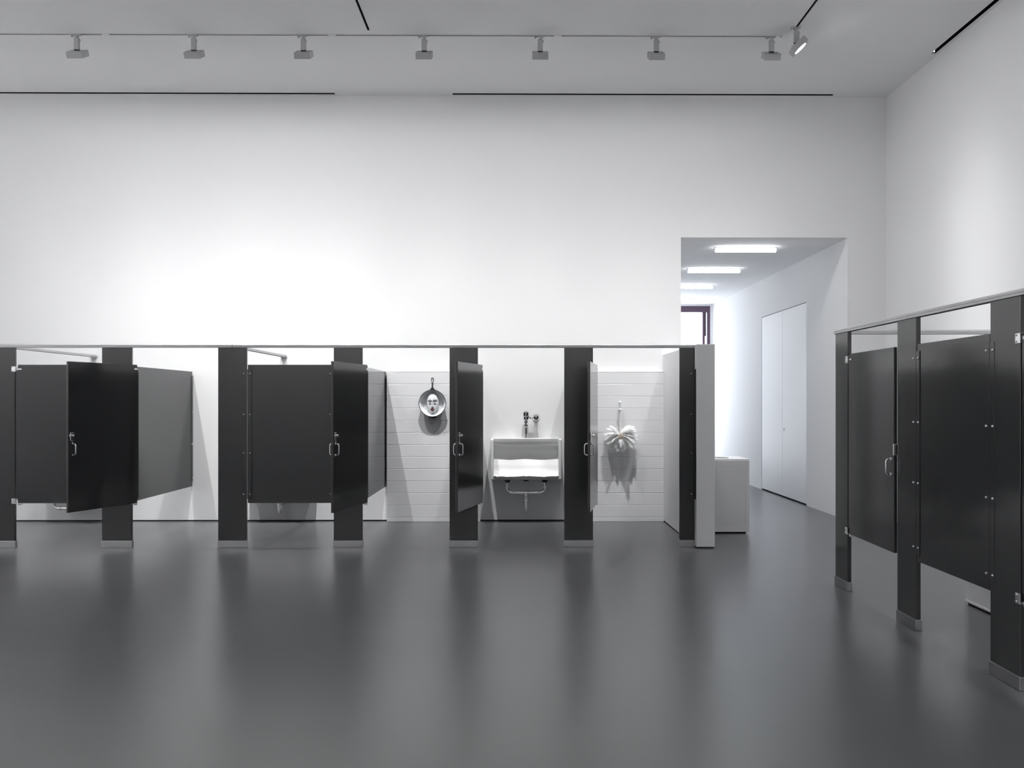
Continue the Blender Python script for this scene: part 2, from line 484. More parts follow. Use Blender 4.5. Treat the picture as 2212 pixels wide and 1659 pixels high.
MB().lathe([(0,-0.045),(0.035,-0.045),(0.05,-0.025),(0.055,0.0)], (0,0,0), (0,0,1), 20).build('detector_body', 'lamp_white', t, smooth=True)
MB().lathe([(0,-0.052),(0.018,-0.050),(0.02,-0.044)], (0,0,0), (0,0,1), 16).build('detector_cap', 'lamp_white', t, smooth=True)

# ------------------------------------------------------------------ stall hardware
def pilaster(x, y, rz, width, label, group):
    """local x runs along the row from 0 to width, local -y is the outer face"""
    t = tag(empty('partition_pilaster', (x, y, 0), rz), label, 'pilaster', group)
    MB().box((0, 0, 0.010), (width, TP, ZT), 0.003, 2).build('pilaster_panel', 'powder_coat', t)
    e = 0.006
    MB().box((-e, -e, 0), (width+e, TP+e, 0.074), 0.003, 2).build('pilaster_shoe', 'brushed_steel', t)
    return t
rivet_src = None
def rivet(parent, loc, rot=(0,0,0)):
    global rivet_src
    if rivet_src is None:
        rivet_src = MB().lathe([(0.0085,0.0),(0.0085,0.002),(0.0065,0.0055),(0.003,0.0072),(0,0.0076)], (0,0,0), (0,-1,0), 10).build('rivet', 'zamac', parent, smooth=True)
        rivet_src.location = loc; rivet_src.rotation_euler = rot
        return rivet_src
    return share(rivet_src, parent, loc, rot)
RZ = (1.840, 1.408, 0.999, 0.564)

def handle_mesh(mb, x, z, s, ztop):
    """D pull on face s (-1 outer, +1 inner)"""
    y0 = s*0.0125
    P = fillet([(x, y0, z-0.055), (x, y0+s*0.034, z-0.055), (x, y0+s*0.034, z+0.055), (x, y0, z+0.055)], 0.026)
    mb.tube(P, 0.0075, 10)
    for zz in (z-0.055, z+0.055):
        mb.lathe([(0,0.006),(0.012,0.006),(0.014,0.0),(0,0)], (x, y0, zz), (0, s, 0), 12)

def stall_door(x, y, rz, label, group, width=0.906, strike=False):
    """pivot at origin; leaf runs along local +x; local -y is the outer face"""
    t = tag(empty('stall_door', (x, y, 0), rz), label, 'stall door', group)
    x0, x1 = -0.030, width-0.030
    # leaf outline with small hinge notches
    pts = [(x0+0.022, DZ0), (x1, DZ0), (x1, DZ1), (x0+0.022, DZ1), (x0+0.022, DZ1-0.060), (x0, DZ1-0.078), (x0, DZ0+0.060), (x0+0.022, DZ0+0.045)]
    mb = MB().prism(pts, 'y', -0.0125, 0.0125)
    es = [e for e in mb.bm.edges]
    bmesh.ops.bevel(mb.bm, geom=es, offset=0.004, segments=2, profile=0.5, affect='EDGES')
    mb.build('door_leaf', 'powder_coat', t)
    mb = MB(); handle_mesh(mb, x1-0.055, 1.080, -1, 0); mb.build('outer_handle', 'chrome', t, smooth=True)
    mb = MB(); handle_mesh(mb, x1-0.055, 1.080, 1, 0); mb.build('inner_handle', 'chrome', t, smooth=True)
    if strike: MB().box((x1-0.012, -0.016, 1.165), (x1+0.003, 0.016, 1.245), 0.002, 1).build('latch_strike', 'zamac', t)
    # slide latch on the inside
    lt = MB().box((x1-0.062, 0.0125, 1.165), (x1-0.018, 0.020, 1.245), 0.003, 1).build('slide_latch', 'zamac', t)
    MB().box((x1-0.072, 0.019, 1.205), (x1-0.004, 0.032, 1.228), 0.003, 1).build('latch_bolt', 'chrome', lt)
    MB().lathe([(0,0.030),(0.011,0.030),(0.013,0.026),(0.013,0.018),(0.007,0.012),(0.007,0.0),(0,0)], (x1-0.044, 0.020, 1.216), (0,1,0), 14).build('latch_knob', 'chrome', lt, smooth=True)
    MB().lathe([(0,0.012),(0.007,0.011),(0.009,0.006),(0.009,0.0),(0,0)], (x1-0.044, 0.0125, 1.150), (0,1,0), 12).build('latch_stud', 'zamac', lt, smooth=True)
    # hinges: fixed leaf wraps the pilaster edge and is square to the row (undo the door's swing)
    return t
def door_hinges(t, swing):
    """two hinges; the fixed half keeps the row's direction whatever the swing"""
    for zc, up in ((1.888, True), (0.492, False)):
        mb = MB()
        # fixed half: C clamp around the pilaster edge (row frame: pilaster lies at x<-0.037)
        mb.box((-0.070, -0.026, zc-0.028), (-0.034, -0.017, zc+0.028), 0.002, 1)
        mb.box((-0.070, 0.017, zc-0.028), (-0.034, 0.026, zc+0.028), 0.002, 1)
        mb.box((-0.036, -0.026, zc-0.028), (-0.024, 0.026, zc+0.028), 0.002, 1)
        for zz in (zc-0.017, zc+0.017):
            mb.lathe([(0,0.005),(0.0045,0.004),(0.006,0.0),(0,0)], (-0.058, -0.026, zz), (0,-1,0), 8)
        mb.bm.transform(Matrix.Rotation(-swing, 4, 'Z'))
        hb = mb.build('hinge', 'zamac', t)
        mb = MB()
        zz = zc if up else zc-0.030
        mb.box((-0.008, -0.016, zz-0.008), (0.034, 0.016, zz+0.008), 0.002, 1)
        mb.lathe([(0,-0.014),(0.009,-0.014),(0.009,0.014),(0,0.014)], (0, 0, zz), (0,0,1), 12)
        mb.build('hinge_pivot', 'chrome', hb)

def fixed_panel(x, y, rz, width, label, group, left=True, right=True, z0=DZ0, z1=DZ1):
    """panel between two pilasters; local x from 0 to width"""
    t = tag(empty('partition_panel', (x, y, 0), rz), label, 'panel', group)
    MB().box((0.010, 0.003, z0), (width-0.010, 0.028, z1), 0.003, 2).build('panel_leaf', 'powder_coat', t)
    for side, on in ((0, left), (1, right)):
        if not on: continue
        e = 0.0 if side == 0 else width
        s = 1 if side == 0 else -1
        for a, b in ((-0.046, 0.003), (0.008, 0.052)):
            xa, xb = sorted((e+s*a, e+s*b))
            br = MB().box((xa, -0.0025, 0.512), (xb, 0.0035, 1.888), 0.001, 1).build('bracket_strip', 'powder_coat', t)
        for z in RZ:
            rivet(t, (e-s*0.032, -0.0025, z)); rivet(t, (e+s*0.036, -0.0025, z))
    return t

# back row pilasters ------------------------------------------------
G1 = 'dark pilasters of the back stall row'
PX = [(-5.612, 0.303), (-4.394, 0.314), (-3.169, 0.303), (-1.947, 0.304), (-0.721, 0.300), (0.496, 0.305), (1.721, 0.158)]
PN = ['dark stall pilaster cut by the left picture edge', 'dark stall pilaster behind the leftmost open door', 'dark stall pilaster left of the riveted closed panel',
      'dark stall pilaster right of the riveted panel, behind an open door', 'dark stall pilaster between the frying pan and the urinal', 'dark stall pilaster between the urinal and the white feather duster',
      'narrow dark stall pilaster fixed to the white half wall']
for (x, w_), lb in zip(PX, PN):
    pilaster(x, Y0, 0, w_, lb, G1)
# bracket of the narrow pilaster to the half wall
t = tag(empty('wall_bracket', (HWX0, Y0, 0)), 'dark riveted bracket strip joining narrow pilaster to white half wall', 'bracket')
MB().box((-0.052, -0.004, 0.512), (0.0, 0.0, 1.888), 0.001, 1).build('bracket_strip', 'powder_coat', t)
MB().box((-0.005, -0.075, 0.512), (0.0, -0.004, 1.888), 0.001, 1).build('bracket_leg', 'powder_coat', t)
for z in RZ: rivet(t, (-0.036, -0.004, z))

# back row doors
G2 = 'open stall doors of the back row'
YD = Y0 + TP/2
for xe, sw, lb in ((-4.080, -110.5, 'dark stall door swung widest open, leftmost of the open doors'),
                   (-1.643, -102, 'dark stall door standing open left of the frying pan'),
                   (-0.421, -103.5, 'dark stall door standing open left of the urinal'),
                   (0.801, -99.8, 'dark stall door standing open edge-on left of the feather duster')):
    t = stall_door(xe+0.037, YD, R(sw), lb, G2)
    door_hinges(t, R(sw))
t = stall_door(-5.309+0.037, YD, 0, 'dark closed stall door at the left picture edge behind an open door', G2)
door_hinges(t, 0)
fixed_panel(-2.866, Y0, 0, 0.919, 'dark closed riveted panel between two pilasters of the back row', 'riveted panels')

# side panels running back to the wall: local x runs along world +y
def side_panel(xface, y0, y1, label):
    t = tag(empty('side_panel', (xface, 0, 0)), label, 'panel', 'side panels between the stalls')
    MB().box((-0.025, y0, 0.452), (0, y1-0.016, 1.930), 0.003, 2).build('panel_leaf', 'powder_coat', t)
    MB().box((-0.030, y1-0.060, 0.52), (0.004, y1, 1.875), 0.002, 1).build('wall_channel', 'powder_coat', t)
    for z in RZ: rivet(t, (0.004, y1-0.036, z), (0, 0, R(90)))
    return t
side_panel(-4.190, Y0+TP+0.003, YB, 'grey reflecting side panel inside the stall with the wide open door')
side_panel(-1.692, Y0+TP+0.003, YB, 'glossy side panel beside the tiled wall with the frying pan')

side_panel(-0.560, Y0+TP+0.003, YB-0.0885, 'dark side panel between the frying pan stall and the urinal, mirrored in the door')
side_panel(0.662, Y0+TP+0.003, YB-0.0885, 'dark side panel hidden behind the pilaster right of the urinal')

# head rails ----------------------------------------------------------
def rail_profile(c):
    """anti-grip head rail: rounded sloping top, grooved face; (across, height)"""
    return [(c-0.026, ZT), (c-0.026, ZT+0.012), (c-0.023, ZT+0.0135), (c-0.023, ZT+0.016), (c-0.026, ZT+0.0175), (c-0.026, ZT+0.026), (c-0.018, ZT+0.034), (c-0.006, ZT+0.038),
            (c+0.006, ZT+0.038), (c+0.018, ZT+0.034), (c+0.026, ZT+0.026), (c+0.026, ZT)]
GR = 'aluminium head rails over the stalls'
def rail(axis, c, lo, hi, label):
    t = tag(empty('head_rail', (0, 0, 0)), label, 'head rail', GR)
    mb = MB()
    if axis == 'x':
        mb.prism(rail_profile(c), 'x', lo, hi)
    else:
        mb.prism(rail_profile(c), 'y', lo, hi)
    mb.build('rail_profile', 'anodised_alu', t)
    mb = MB()
    g = 0.010
    if axis == 'x': mb.box((lo+0.002, c-g*1.7, ZT-0.0015), (hi-0.002, c+g*1.7, ZT))
    else: mb.box((c-g*1.7, lo+0.002, ZT-0.0015), (c+g*1.7, hi-0.002, ZT))
    mb.build('rail_groove', 'shadow_strip', t)
    return t
RC = Y0 + TP/2
rail('x', RC, -7.2, -3.021, 'aluminium head rail over the left part of the back row')
rail('x', RC, -3.015, HWX0-0.004, 'aluminium head rail over the right part of the back row')
for xr, lb in ((-5.461, 'aluminium head rail running back to the wall at far left'), (-3.018, 'aluminium head rail running back to the wall above the riveted panel')):
    t = rail('y', xr, Y0+TP+0.012, YB, lb)
    MB().box((xr-0.034, YB-0.030, ZT-0.010), (xr+0.034, YB, ZT+0.030), 0.003, 1).build('rail_bracket', 'anodised_alu', t)
    MB().lathe([(0,0.010),(0.006,0.009),(0.008,0.0),(0,0)], (xr+0.034, YB-0.015, ZT+0.016), (1,0,0), 10).build('bracket_screw', 'zamac', t)
RXC = XS + TP/2
rail('y', RXC, 6.073, 7.475, 'aluminium head rail over the far right-hand stall door')
rail('y', RXC, 3.20, 6.069, 'aluminium head rail over the riveted panel of the right-hand stalls')
t = rail('x', 7.448, XS+TP+0.012, XR, 'aluminium head rail seen behind the right-hand stalls reaching the wall')
MB().box((XR-0.030, 7.448-0.034, ZT-0.010), (XR, 7.448+0.034, ZT+0.030), 0.003, 1).build('rail_bracket', 'anodised_alu', t)

# right-hand row: local x -> world -y
G3 = 'dark pilasters of the right-hand stall row'
RZ90 = R(-90)
for ys_, w_, lb in ((7.462, 0.276, 'dark stall pilaster at the far end of the right-hand row'), (6.244, 0.296, 'dark stall pilaster in the middle of the right-hand row'),
                    (5.012, 0.301, 'dark stall pilaster nearest the camera on the right edge'), (3.79, 0.30, 'dark stall pilaster of the right-hand row outside the frame')):
    pilaster(XS, ys_, RZ90, w_, lb, G3)
G4 = 'closed stall doors of the right-hand row'
XD = XS + TP/2
t = stall_door(XD, 7.186-0.037, R(-91.2), 'dark stall door at far right left slightly ajar with a bright gap', G4, width=0.914, strike=True); door_hinges(t, R(-1.2))
t = stall_door(XD, 4.711-0.037, RZ90, 'dark closed stall door cut by the right picture edge', G4, width=0.90, strike=True); door_hinges(t, 0)
fixed_panel(XS, 5.948, RZ90, 0.936, 'dark closed riveted panel in the right-hand stall row', 'riveted panels')

# ------------------------------------------------------------------ tiled wall panels
tile_meshes = {}
def tile_mesh(wd, ht):
    key = (round(wd, 4), round(ht, 4))
    if key not in tile_meshes:
        g, b, d = 0.0009, 0.0035, 0.006
        bm = bmesh.new()
        x0, x1 = -wd/2, wd/2
        z0, z1 = -ht/2+g, ht/2-g
        yf, yb = -d, 0.0
        P = [(x0,yb,z0),(x1,yb,z0),(x1,yb,z1),(x0,yb,z1),
             (x0,yf+b*0.55,z0),(x1,yf+b*0.55,z0),(x1,yf+b*0.55,z1),(x0,yf+b*0.55,z1),
             (x0,yf,z0+b),(x1,yf,z0+b),(x1,yf,z1-b),(x0,yf,z1-b)]
        v = [bm.verts.new(p) for p in P]
        for q in ((0,1,2,3),(0,4,5,1),(1,5,6,2),(2,6,7,3),(3,7,4,0),(4,8,9,5),(5,9,10,6),(6,10,11,7),(7,11,8,4),(8,11,10,9)):
            bm.faces.new([v[i] for i in q])
        bmesh.ops.recalc_face_normals(bm, faces=bm.faces)
        me = bpy.data.meshes.new('tile'); bm.to_mesh(me); bm.free()
        me.materials.append(MATS['tile_glaze'])
        tile_meshes[key] = me
    return tile_meshes[key]
random.seed(4)
def tile_panel(x0, x1, label):
    yf = YB - 0.080
    t = tag(empty('tile_panel', ((x0+x1)/2, yf, 0)), label, 'tile panel', 'white tiled wall panels')
    hx = (x1-x0)/2
    MB().box((-hx, 0.0005, 0), (hx, 0.0785, 1.922)).build('tile_backing', 'grout', t)
    MB().box((-hx, -0.008, 1.9225), (hx, 0.0785, 1.928)).build('tile_ledge', 'tile_glaze', t)
    P = 0.1553
    n = round(2*hx/P)
    wd = 2*hx/n
    rows = [(0.0, 0.058)] + [(0.058+P*k, 0.058+P*(k+1)) for k in range(12)]
    for r, (a, b) in enumerate(rows):
        for c in range(n):
            o = bpy.data.objects.new('tile', tile_mesh(wd, b-a)); COL.objects.link(o); o.parent = t
            o.location = (-hx+wd*(c+0.5), random.uniform(-0.00012, 0.00012), (a+b)/2)
            o.rotation_euler = (random.uniform(-0.0012, 0.0012), 0, 0)
    return t
tile_panel(-1.677, -0.480, 'white tiled wall panel behind the frying pan')
tile_panel(0.690, HWX0-0.002, 'white tiled wall panel behind the feather duster')

# ------------------------------------------------------------------ urinals
def urinal(xc, dz, label, trap=True):
    t = tag(empty('urinal', (xc, YB, dz)), label, 'urinal', 'wide white wall urinals')
    W = 0.444
    # lofted basin: (depth from wall towards the room, height) for each column across
    cols = 36
    rows = []
    for i in range(cols+1):
        u = -1 + 2*i/cols
        x = u*(W-0.030)
        wave = math.cos(2*math.pi*u)                 # +1 at centre and ends, -1 at the two lobes
        lob = 0.5-0.5*wave
        lip = 0.622 - 0.010*lob
        dep = 0.345 - 0.012*(1-wave)*0.5
        under = 0.985 - 0.004*lob
        nb = 0.032
        prof = [(0.0, 1.076), (0.0, 0.560), (0.05, 0.556), (dep-0.045, 0.556), (dep-0.036, 0.560), (dep+0.006, lip-0.012), (dep-0.002, lip-0.002), (dep-0.012, lip),
                (dep-0.024, lip-0.006), (dep-0.036, lip-0.020)]
        fl = 0.590
        for k in range(7):
            th = math.pi/2*k/6
            prof.append((0.235 - 0.130*math.sin(th) - 0.015*lob*math.sin(th), fl + 0.155*(1-math.cos(th)) ))
        prof += [(nb+0.020-0.010*lob, 0.80), (nb+0.004, 0.90), (nb, under-0.012), (nb+0.004, under-0.003), (nb+0.014, under),
                 (0.112, under), (0.124, under+0.003), (0.128, under+0.008), (0.154, 1.064), (0.154, 1.071), (0.149, 1.076)]
        rows.append([(x, -d_, z_) for d_, z_ in prof])
    mb = MB()
    V = mb.grid(rows, closed_u=True)
    mb.bm.faces.new(V[0]); mb.bm.faces.new(V[-1][::-1])
    mb.build('basin', 'ceramic', t, smooth=True)
    for s in (-1, 1):
        xa, xb = sorted((s*(W-0.034), s*W))
        mb = MB().prism([(0.0, 0.556), (-0.355, 0.556), (-0.362, 0.570), (-0.362, 1.060), (-0.352, 1.076), (0.0, 1.076)], 'x', xa, xb)
        bmesh.ops.bevel(mb.bm, geom=list(mb.bm.edges), offset=0.006, segments=3, profile=0.5, affect='EDGES')
        mb.build('side_wall', 'ceramic', t, smooth=True)
    # drains, connecting pipe and trap
    yp = -0.235
    mb = MB()
    zb = 0.392
    path = fillet([(-0.237, yp, 0.552), (-0.237, yp, zb), (0.237, yp, zb), (0.237, yp, 0.552)], 0.070, 8)
    mb.tube(path, 0.0175, 14)
    for s in (-1, 1):
        mb.lathe([(0.0225,-0.014),(0.0235,-0.012),(0.0235,0.012),(0.0225,0.014)], (s*0.237, yp, 0.475), (0,0,1), 14)
        mb.lathe([(0.022,-0.012),(0.023,-0.010),(0.023,0.010),(0.022,0.012)], (s*0.158, yp, zb), (1,0,0), 14)
    mb.lathe([(0.021,-0.030),(0.022,-0.026),(0.022,0.026),(0.021,0.030)], (0, yp, zb), (1,0,0), 14)
    mb.build('waste_pipe', 'chrome', t, smooth=True)
    for s in (-1, 1):
        MB().lathe([(0,-0.040),(0.026,-0.040),(0.032,-0.028),(0.040,-0.010),(0.042,0.0),(0,0.0)], (s*0.237, yp, 0.557), (0,0,1), 18).build('drain_nut', 'iron', t, smooth=True)
    MB().box((-0.032, -0.20, 0.530), (0.032, -0.15, 0.557), 0.004, 1).build('hanger_block', 'iron', t)
    if not trap:                     # low one: the waste runs straight back into the wall
        MB().tube(fillet([(0, yp, zb), (0, -0.002, zb)], 0.01), 0.0180, 14).build('wall_arm', 'chrome', t, smooth=True)
        MB().lathe([(0.018,0.030),(0.024,0.028),(0.040,0.008),(0.042,0.0),(0,0.0)], (0, -0.001, zb), (0,-1,0), 20).build('wall_flange', 'chrome', t, smooth=True)
    mb = MB()
    J = fillet([(0, yp, zb-0.01), (0, yp, 0.150), (0, yp+0.095, 0.150), (0, yp+0.095, 0.262), (0, -0.002, 0.262)], 0.046, 8)
    mb.tube(J, 0.0180, 14)
    mb.lathe([(0.024,-0.016),(0.026,-0.012),(0.026,0.012),(0.024,0.016)], (0, yp, 0.330), (0,0,1), 14)
    mb.lathe([(0.024,-0.012),(0.026,-0.010),(0.026,0.010),(0.024,0.012)], (0, yp, 0.250), (0,0,1), 14)
    if trap:
        mb.build('trap', 'chrome', t, smooth=True)
        MB().lathe([(0.018,0.030),(0.024,0.028),(0.040,0.008),(0.042,0.0),(0,0.0)], (0, -0.001, 0.262), (0,-1,0), 20).build('wall_flange', 'chrome', t, smooth=True)
    else:
        mb.bm.free()
    # flush valve on top
    fv = MB().lathe([(0,1.424),(0.020,1.424),(0.030,1.418),(0.034,1.410),(0.040,1.404),(0.040,1.372),(0.036,1.369),(0.042,1.364),(0.042,1.356),(0.034,1.350),(0.034,1.312),(0.026,1.306),
                    (0.020,1.300),(0.024,1.294),(0.024,1.270),(0.014,1.262),(0.014,1.256),(0.024,1.250),(0.025,1.222),(0.018,1.214),(0.018,1.128),(0.010,1.122),(0.010,1.092),(0.014,1.088),
                    (0.027,1.080),(0.028,1.075),(0,1.075)], (0.0, -0.105, 0), (0,0,1), 20).build('flush_valve', 'chrome', t, smooth=True)
    mb = MB().tube([(0.0, -0.105, 1.338), (0.112, -0.105, 1.338)], 0.0125, 12)
    mb.lathe([(0.019,-0.010),(0.021,-0.008),(0.021,0.008),(0.019,0.010)], (0.060, -0.105, 1.338), (1,0,0), 12)
    mb.build('supply_tube', 'chrome', fv, smooth=True)
    MB().lathe([(0,0.052),(0.012,0.050),(0.030,0.040),(0.036,0.024),(0.034,0.0),(0.026,-0.030),(0.020,-0.075),(0,-0.075)], (0.130, -0.105, 1.338), (0,-1,0), 20).build('stop_valve', 'chrome', fv, smooth=True)
    MB().lathe([(0,0.020),(0.030,0.020),(0.048,0.006),(0.050,0.0),(0,0.0)], (0.130, -0.001, 1.338), (0,-1,0), 24).build('valve_flange', 'chrome', fv, smooth=True)
    return t
urinal(0.108, 0.0, 'wide white urinal with chrome flush valve in the open stall')
urinal(-3.018, -0.012, 'white urinal hidden behind the riveted panel, chrome trap showing below it')
urinal(-5.615, -0.195, 'white urinal hidden behind the far left doors, chrome pipe elbow showing below', trap=False)

# ------------------------------------------------------------------ frying pan with mask
YT = YB - 0.080 - 0.007        # tile face
t = tag(empty('frying_pan', (-1.083, YT, 1.522)), 'black frying pan with a white mask face hanging on white tiles', 'frying pan')
NS = 128
def spout(k):
    a = 2*math.pi*k/NS
    d = min(abs(math.sin(a/2)), abs(math.sin((a-math.pi)/2)))     # 0 at left and right
    return math.exp(-(d/0.075)**2)
def pan_ring(r, dep, sp):
    return [((r+sp*spout(k))*math.cos(2*math.pi*k/NS), -dep, (r+sp*spout(k))*math.sin(2*math.pi*k/NS)) for k in range(NS)]
mb = MB()
V = mb.grid([pan_ring(0.128, 0.020, 0), pan_ring(0.134, 0.018, 0), pan_ring(0.146, 0.050, 0.001), pan_ring(0.164, 0.098, 0.003), pan_ring(0.167, 0.104, 0.005), pan_ring(0.172, 0.106, 0.005),
             pan_ring(0.173, 0.102, 0.005), pan_ring(0.152, 0.050, 0.002), pan_ring(0.138, 0.012, 0), pan_ring(0.132, 0.008, 0)], closed_u=True)
mb.bm.faces.new(V[-1]); mb.bm.faces.new(V[0][::-1])
mb.build('pan_body', 'iron', t, smooth=True)
mb = MB()
V = mb.grid([pan_ring(0.1655, 0.1035, 0.005), pan_ring(0.1625, 0.0985, 0.003), pan_ring(0.145, 0.051, 0.001), pan_ring(0.136, 0.028, 0), pan_ring(0.128, 0.023, 0)], closed_u=True)
mb.bm.faces.new(V[-1])
mb.build('pan_interior', 'enamel', t, smooth=True)
# handle with its loop
mb = MB()
N = 30
def hprof(s):      # s: 0 at the rim .. 1 at the tip -> (half width, half hole, z)
    z = 0.158 + 0.170*s
    wv = 0.010 + 0.034*math.exp(-(s/0.16)**2) + 0.0085*math.exp(-((s-0.84)/0.17)**2)
    if s > 0.90: wv *= math.sqrt(max(0.0, 1-((s-0.90)/0.101)**2))
    hv = 0.0
    if 0.56 < s < 0.94:
        q = (s-0.56)/0.38
        hv = 0.0095*(math.sin(math.pi*q**1.5))
    return wv, min(hv, wv*0.6), z
for sgn in (-1, 1):
    R1, R2 = [], []
    for i in range(N+1):
        wv, hv, z = hprof(i/N)
        yy = -0.100 + 0.010*math.sin(math.pi*i/N)
        th = 0.0085
        R1.append([(sgn*hv, yy-th, z), (sgn*wv*0.9, yy-th, z), (sgn*wv, yy, z), (sgn*wv*0.9, yy+th, z), (sgn*hv, yy+th, z)])
    mb.grid(R1)
    mb.grid([[r[4], r[0]] for r in R1])
bmesh.ops.remove_doubles(mb.bm, verts=mb.bm.verts, dist=1e-5)
mb.build('pan_handle', 'iron', t, smooth=True)
MB().tube([(0, -0.112, 0.304), (0, 0.0, 0.304)], 0.004, 8).build('hanging_nail', 'zamac', t)
mb = MB().prism([(-0.055, -0.165), (-0.036, -0.187), (0.036, -0.187), (0.055, -0.165)], 'y', -0.070, -0.001)
mb.build('pan_rest', 'iron', t)
# mask: egg outline height field with brows, eyes, nose, mouth
def g2(x, z, cx, cz, sx, sz): return math.exp(-((x-cx)/sx)**2 - ((z-cz)/sz)**2)
def face_h(x, z, r):
    h = 0.075*math.sqrt(max(0.0, 1-r**2.6))
    edge = max(0.0, 1-r**4)
    h += 0.018*g2(x, z, 0, 0.080, 0.055, 0.055)                         # forehead dome
    ax = abs(x)
    if ax < 0.075:
        arch = 0.040 - 13.0*(ax-0.032)**2                                # brow line
        below = 1/(1+math.exp((z-arch)/0.0022))
        h -= 0.026*edge*below*math.exp(-((ax-0.033)/0.026)**4)*math.exp(-((z-0.012)/0.034)**2)
        h += 0.005*edge*math.exp(-((z-arch-0.006)/0.007)**2)*math.exp(-((ax-0.033)/0.032)**4)
        h += 0.024*edge*math.exp(-((ax-0.033)/0.022)**2-((z-0.001)/0.0115)**2)   # heavy lids
    nz = 1/(1+math.exp(-(z+0.050)/0.002))
    h += 0.024*edge*nz*math.exp(-(x/(0.0070+0.0075*max(0, (0.020-z)/0.075)))**2)*math.exp(-((z+0.036)/0.075)**4)
    h += 0.012*edge*g2(x, z, 0, -0.080, 0.030, 0.022)                   # mouth mound
    h -= 0.007*edge*(g2(x, z, 0.050, -0.058, 0.020, 0.040) + g2(x, z, -0.050, -0.058, 0.020, 0.040))
    return h
def face_pt(u, r):
    a = 2*math.pi*u
    sz = math.sin(a); sx = math.cos(a)
    wx = 0.080*(1.0 - 0.20*max(0, -sz*r)**1.5)
    x = wx*r*sx; z = 0.138*r*sz + 0.004
    return (x, -(0.024+face_h(x, z, r)), z)
mb = MB()
NR, NU = 44, 96
V = mb.grid([[face_pt(k/NU, 0.02+0.98*i/NR) for k in range(NU)] for i in range(NR+1)], closed_u=True)
mb.bm.faces.new(V[0])
mask = mb.build('mask', 'mask_white', t, smooth=True)
def on_face(x, z):
    wx = 0.080; r = min(0.99, math.hypot(x/wx, (z-0.004)/0.138))
    return -(0.024+face_h(x, z, r))
for s in (-1, 1):
    cx, cz = s*0.033, 0.001
    mb = MB()
    rows = []
    for i in range(7):
        rr = i/6
        rows.append([(cx+0.0150*rr*math.cos(2*math.pi*k/16), on_face(cx, cz)-0.0018-0.0005*(1-rr), cz+0.0056*rr*math.sin(2*math.pi*k/16)) for k in range(16)])
    mb.grid(rows[1:], closed_u=True)
    bmesh.ops.holes_fill(mb.bm, edges=mb.bm.edges)
    mb.build('eye_slit', 'eye_black', mask, smooth=True)
def lips(mb, rx, rz, rt, z0, bulge):
    rows = []
    for k in range(28):
        a = 2*math.pi*k/28
        px = rx*math.cos(a); pz = z0 + rz*math.sin(a)*(1-0.42*abs(math.cos(a))) - (0.0016*math.exp(-(px/0.004)**2) if math.sin(a) > 0 else 0)
        ring = []
        for q in range(8):
            b = 2*math.pi*q/8
            tt = rt*(0.45+0.55*abs(math.sin(a)))
            ring.append((px*(1+tt*math.cos(b)/rx), on_face(0, z0)-bulge-tt*0.9*math.sin(b), z0+(pz-z0)*(1+tt*math.cos(b)/rz)))
        rows.append(ring)
    rows.append(rows[0])
    mb.grid(rows, closed_u=True)
    bmesh.ops.remove_doubles(mb.bm, verts=mb.bm.verts, dist=1e-6)
mb = MB(); lips(mb, 0.0205, 0.0140, 0.0075, -0.080, 0.001); mb.build('lips', 'lip_red', mask, smooth=True)
MB().lathe([(0,0.005),(0.006,0.004),(0.013,0.0),(0,0)], (0, on_face(0, -0.080), -0.080), (0,-1,0), 16).build('tongue', 'lip_pink', mask, smooth=True)

# ------------------------------------------------------------------ feather duster
t = tag(empty('feather_duster', (1.309, YT, 1.10)), 'white feather duster hanging by its handle on white tiles', 'feather duster')
yh = -0.070
MB().lathe([(0,0.455),(0.014,0.450),(0.0215,0.436),(0.0225,0.424),(0.018,0.400),(0.0135,0.372),(0.0135,0.352),(0.016,0.349),(0.0265,0.346),(0.0275,0.338),(0.020,0.332),(0.011,0.330),(0.0095,0.320),(0.0085,0.02),(0,0.02)],
           (0, yh, 0), (0,0,1), 18).build('duster_handle', 'handle_white', t, smooth=True)
MB().lathe([(0,0.003),(0.0045,0.003),(0.0045,-0.001),(0,-0.001)], (0, yh-0.0208, 0.428), (0,-1,0), 10).build('hanging_hole', 'eye_black', t)
MB().tube([(0, yh-0.012, 0.448), (0, 0.0, 0.448)], 0.004, 8).build('hanging_nail', 'zamac', t)
hub = (0.0, yh-0.058, -0.005)
MB().lathe([(0,0.060),(0.014,0.056),(0.026,0.034),(0.042,0.004),(0.045,-0.022),(0.036,-0.034),(0,-0.038)], hub, (0.0, -0.55, 0.85), 18).build('duster_hub', 'tan_leather', t, smooth=True)
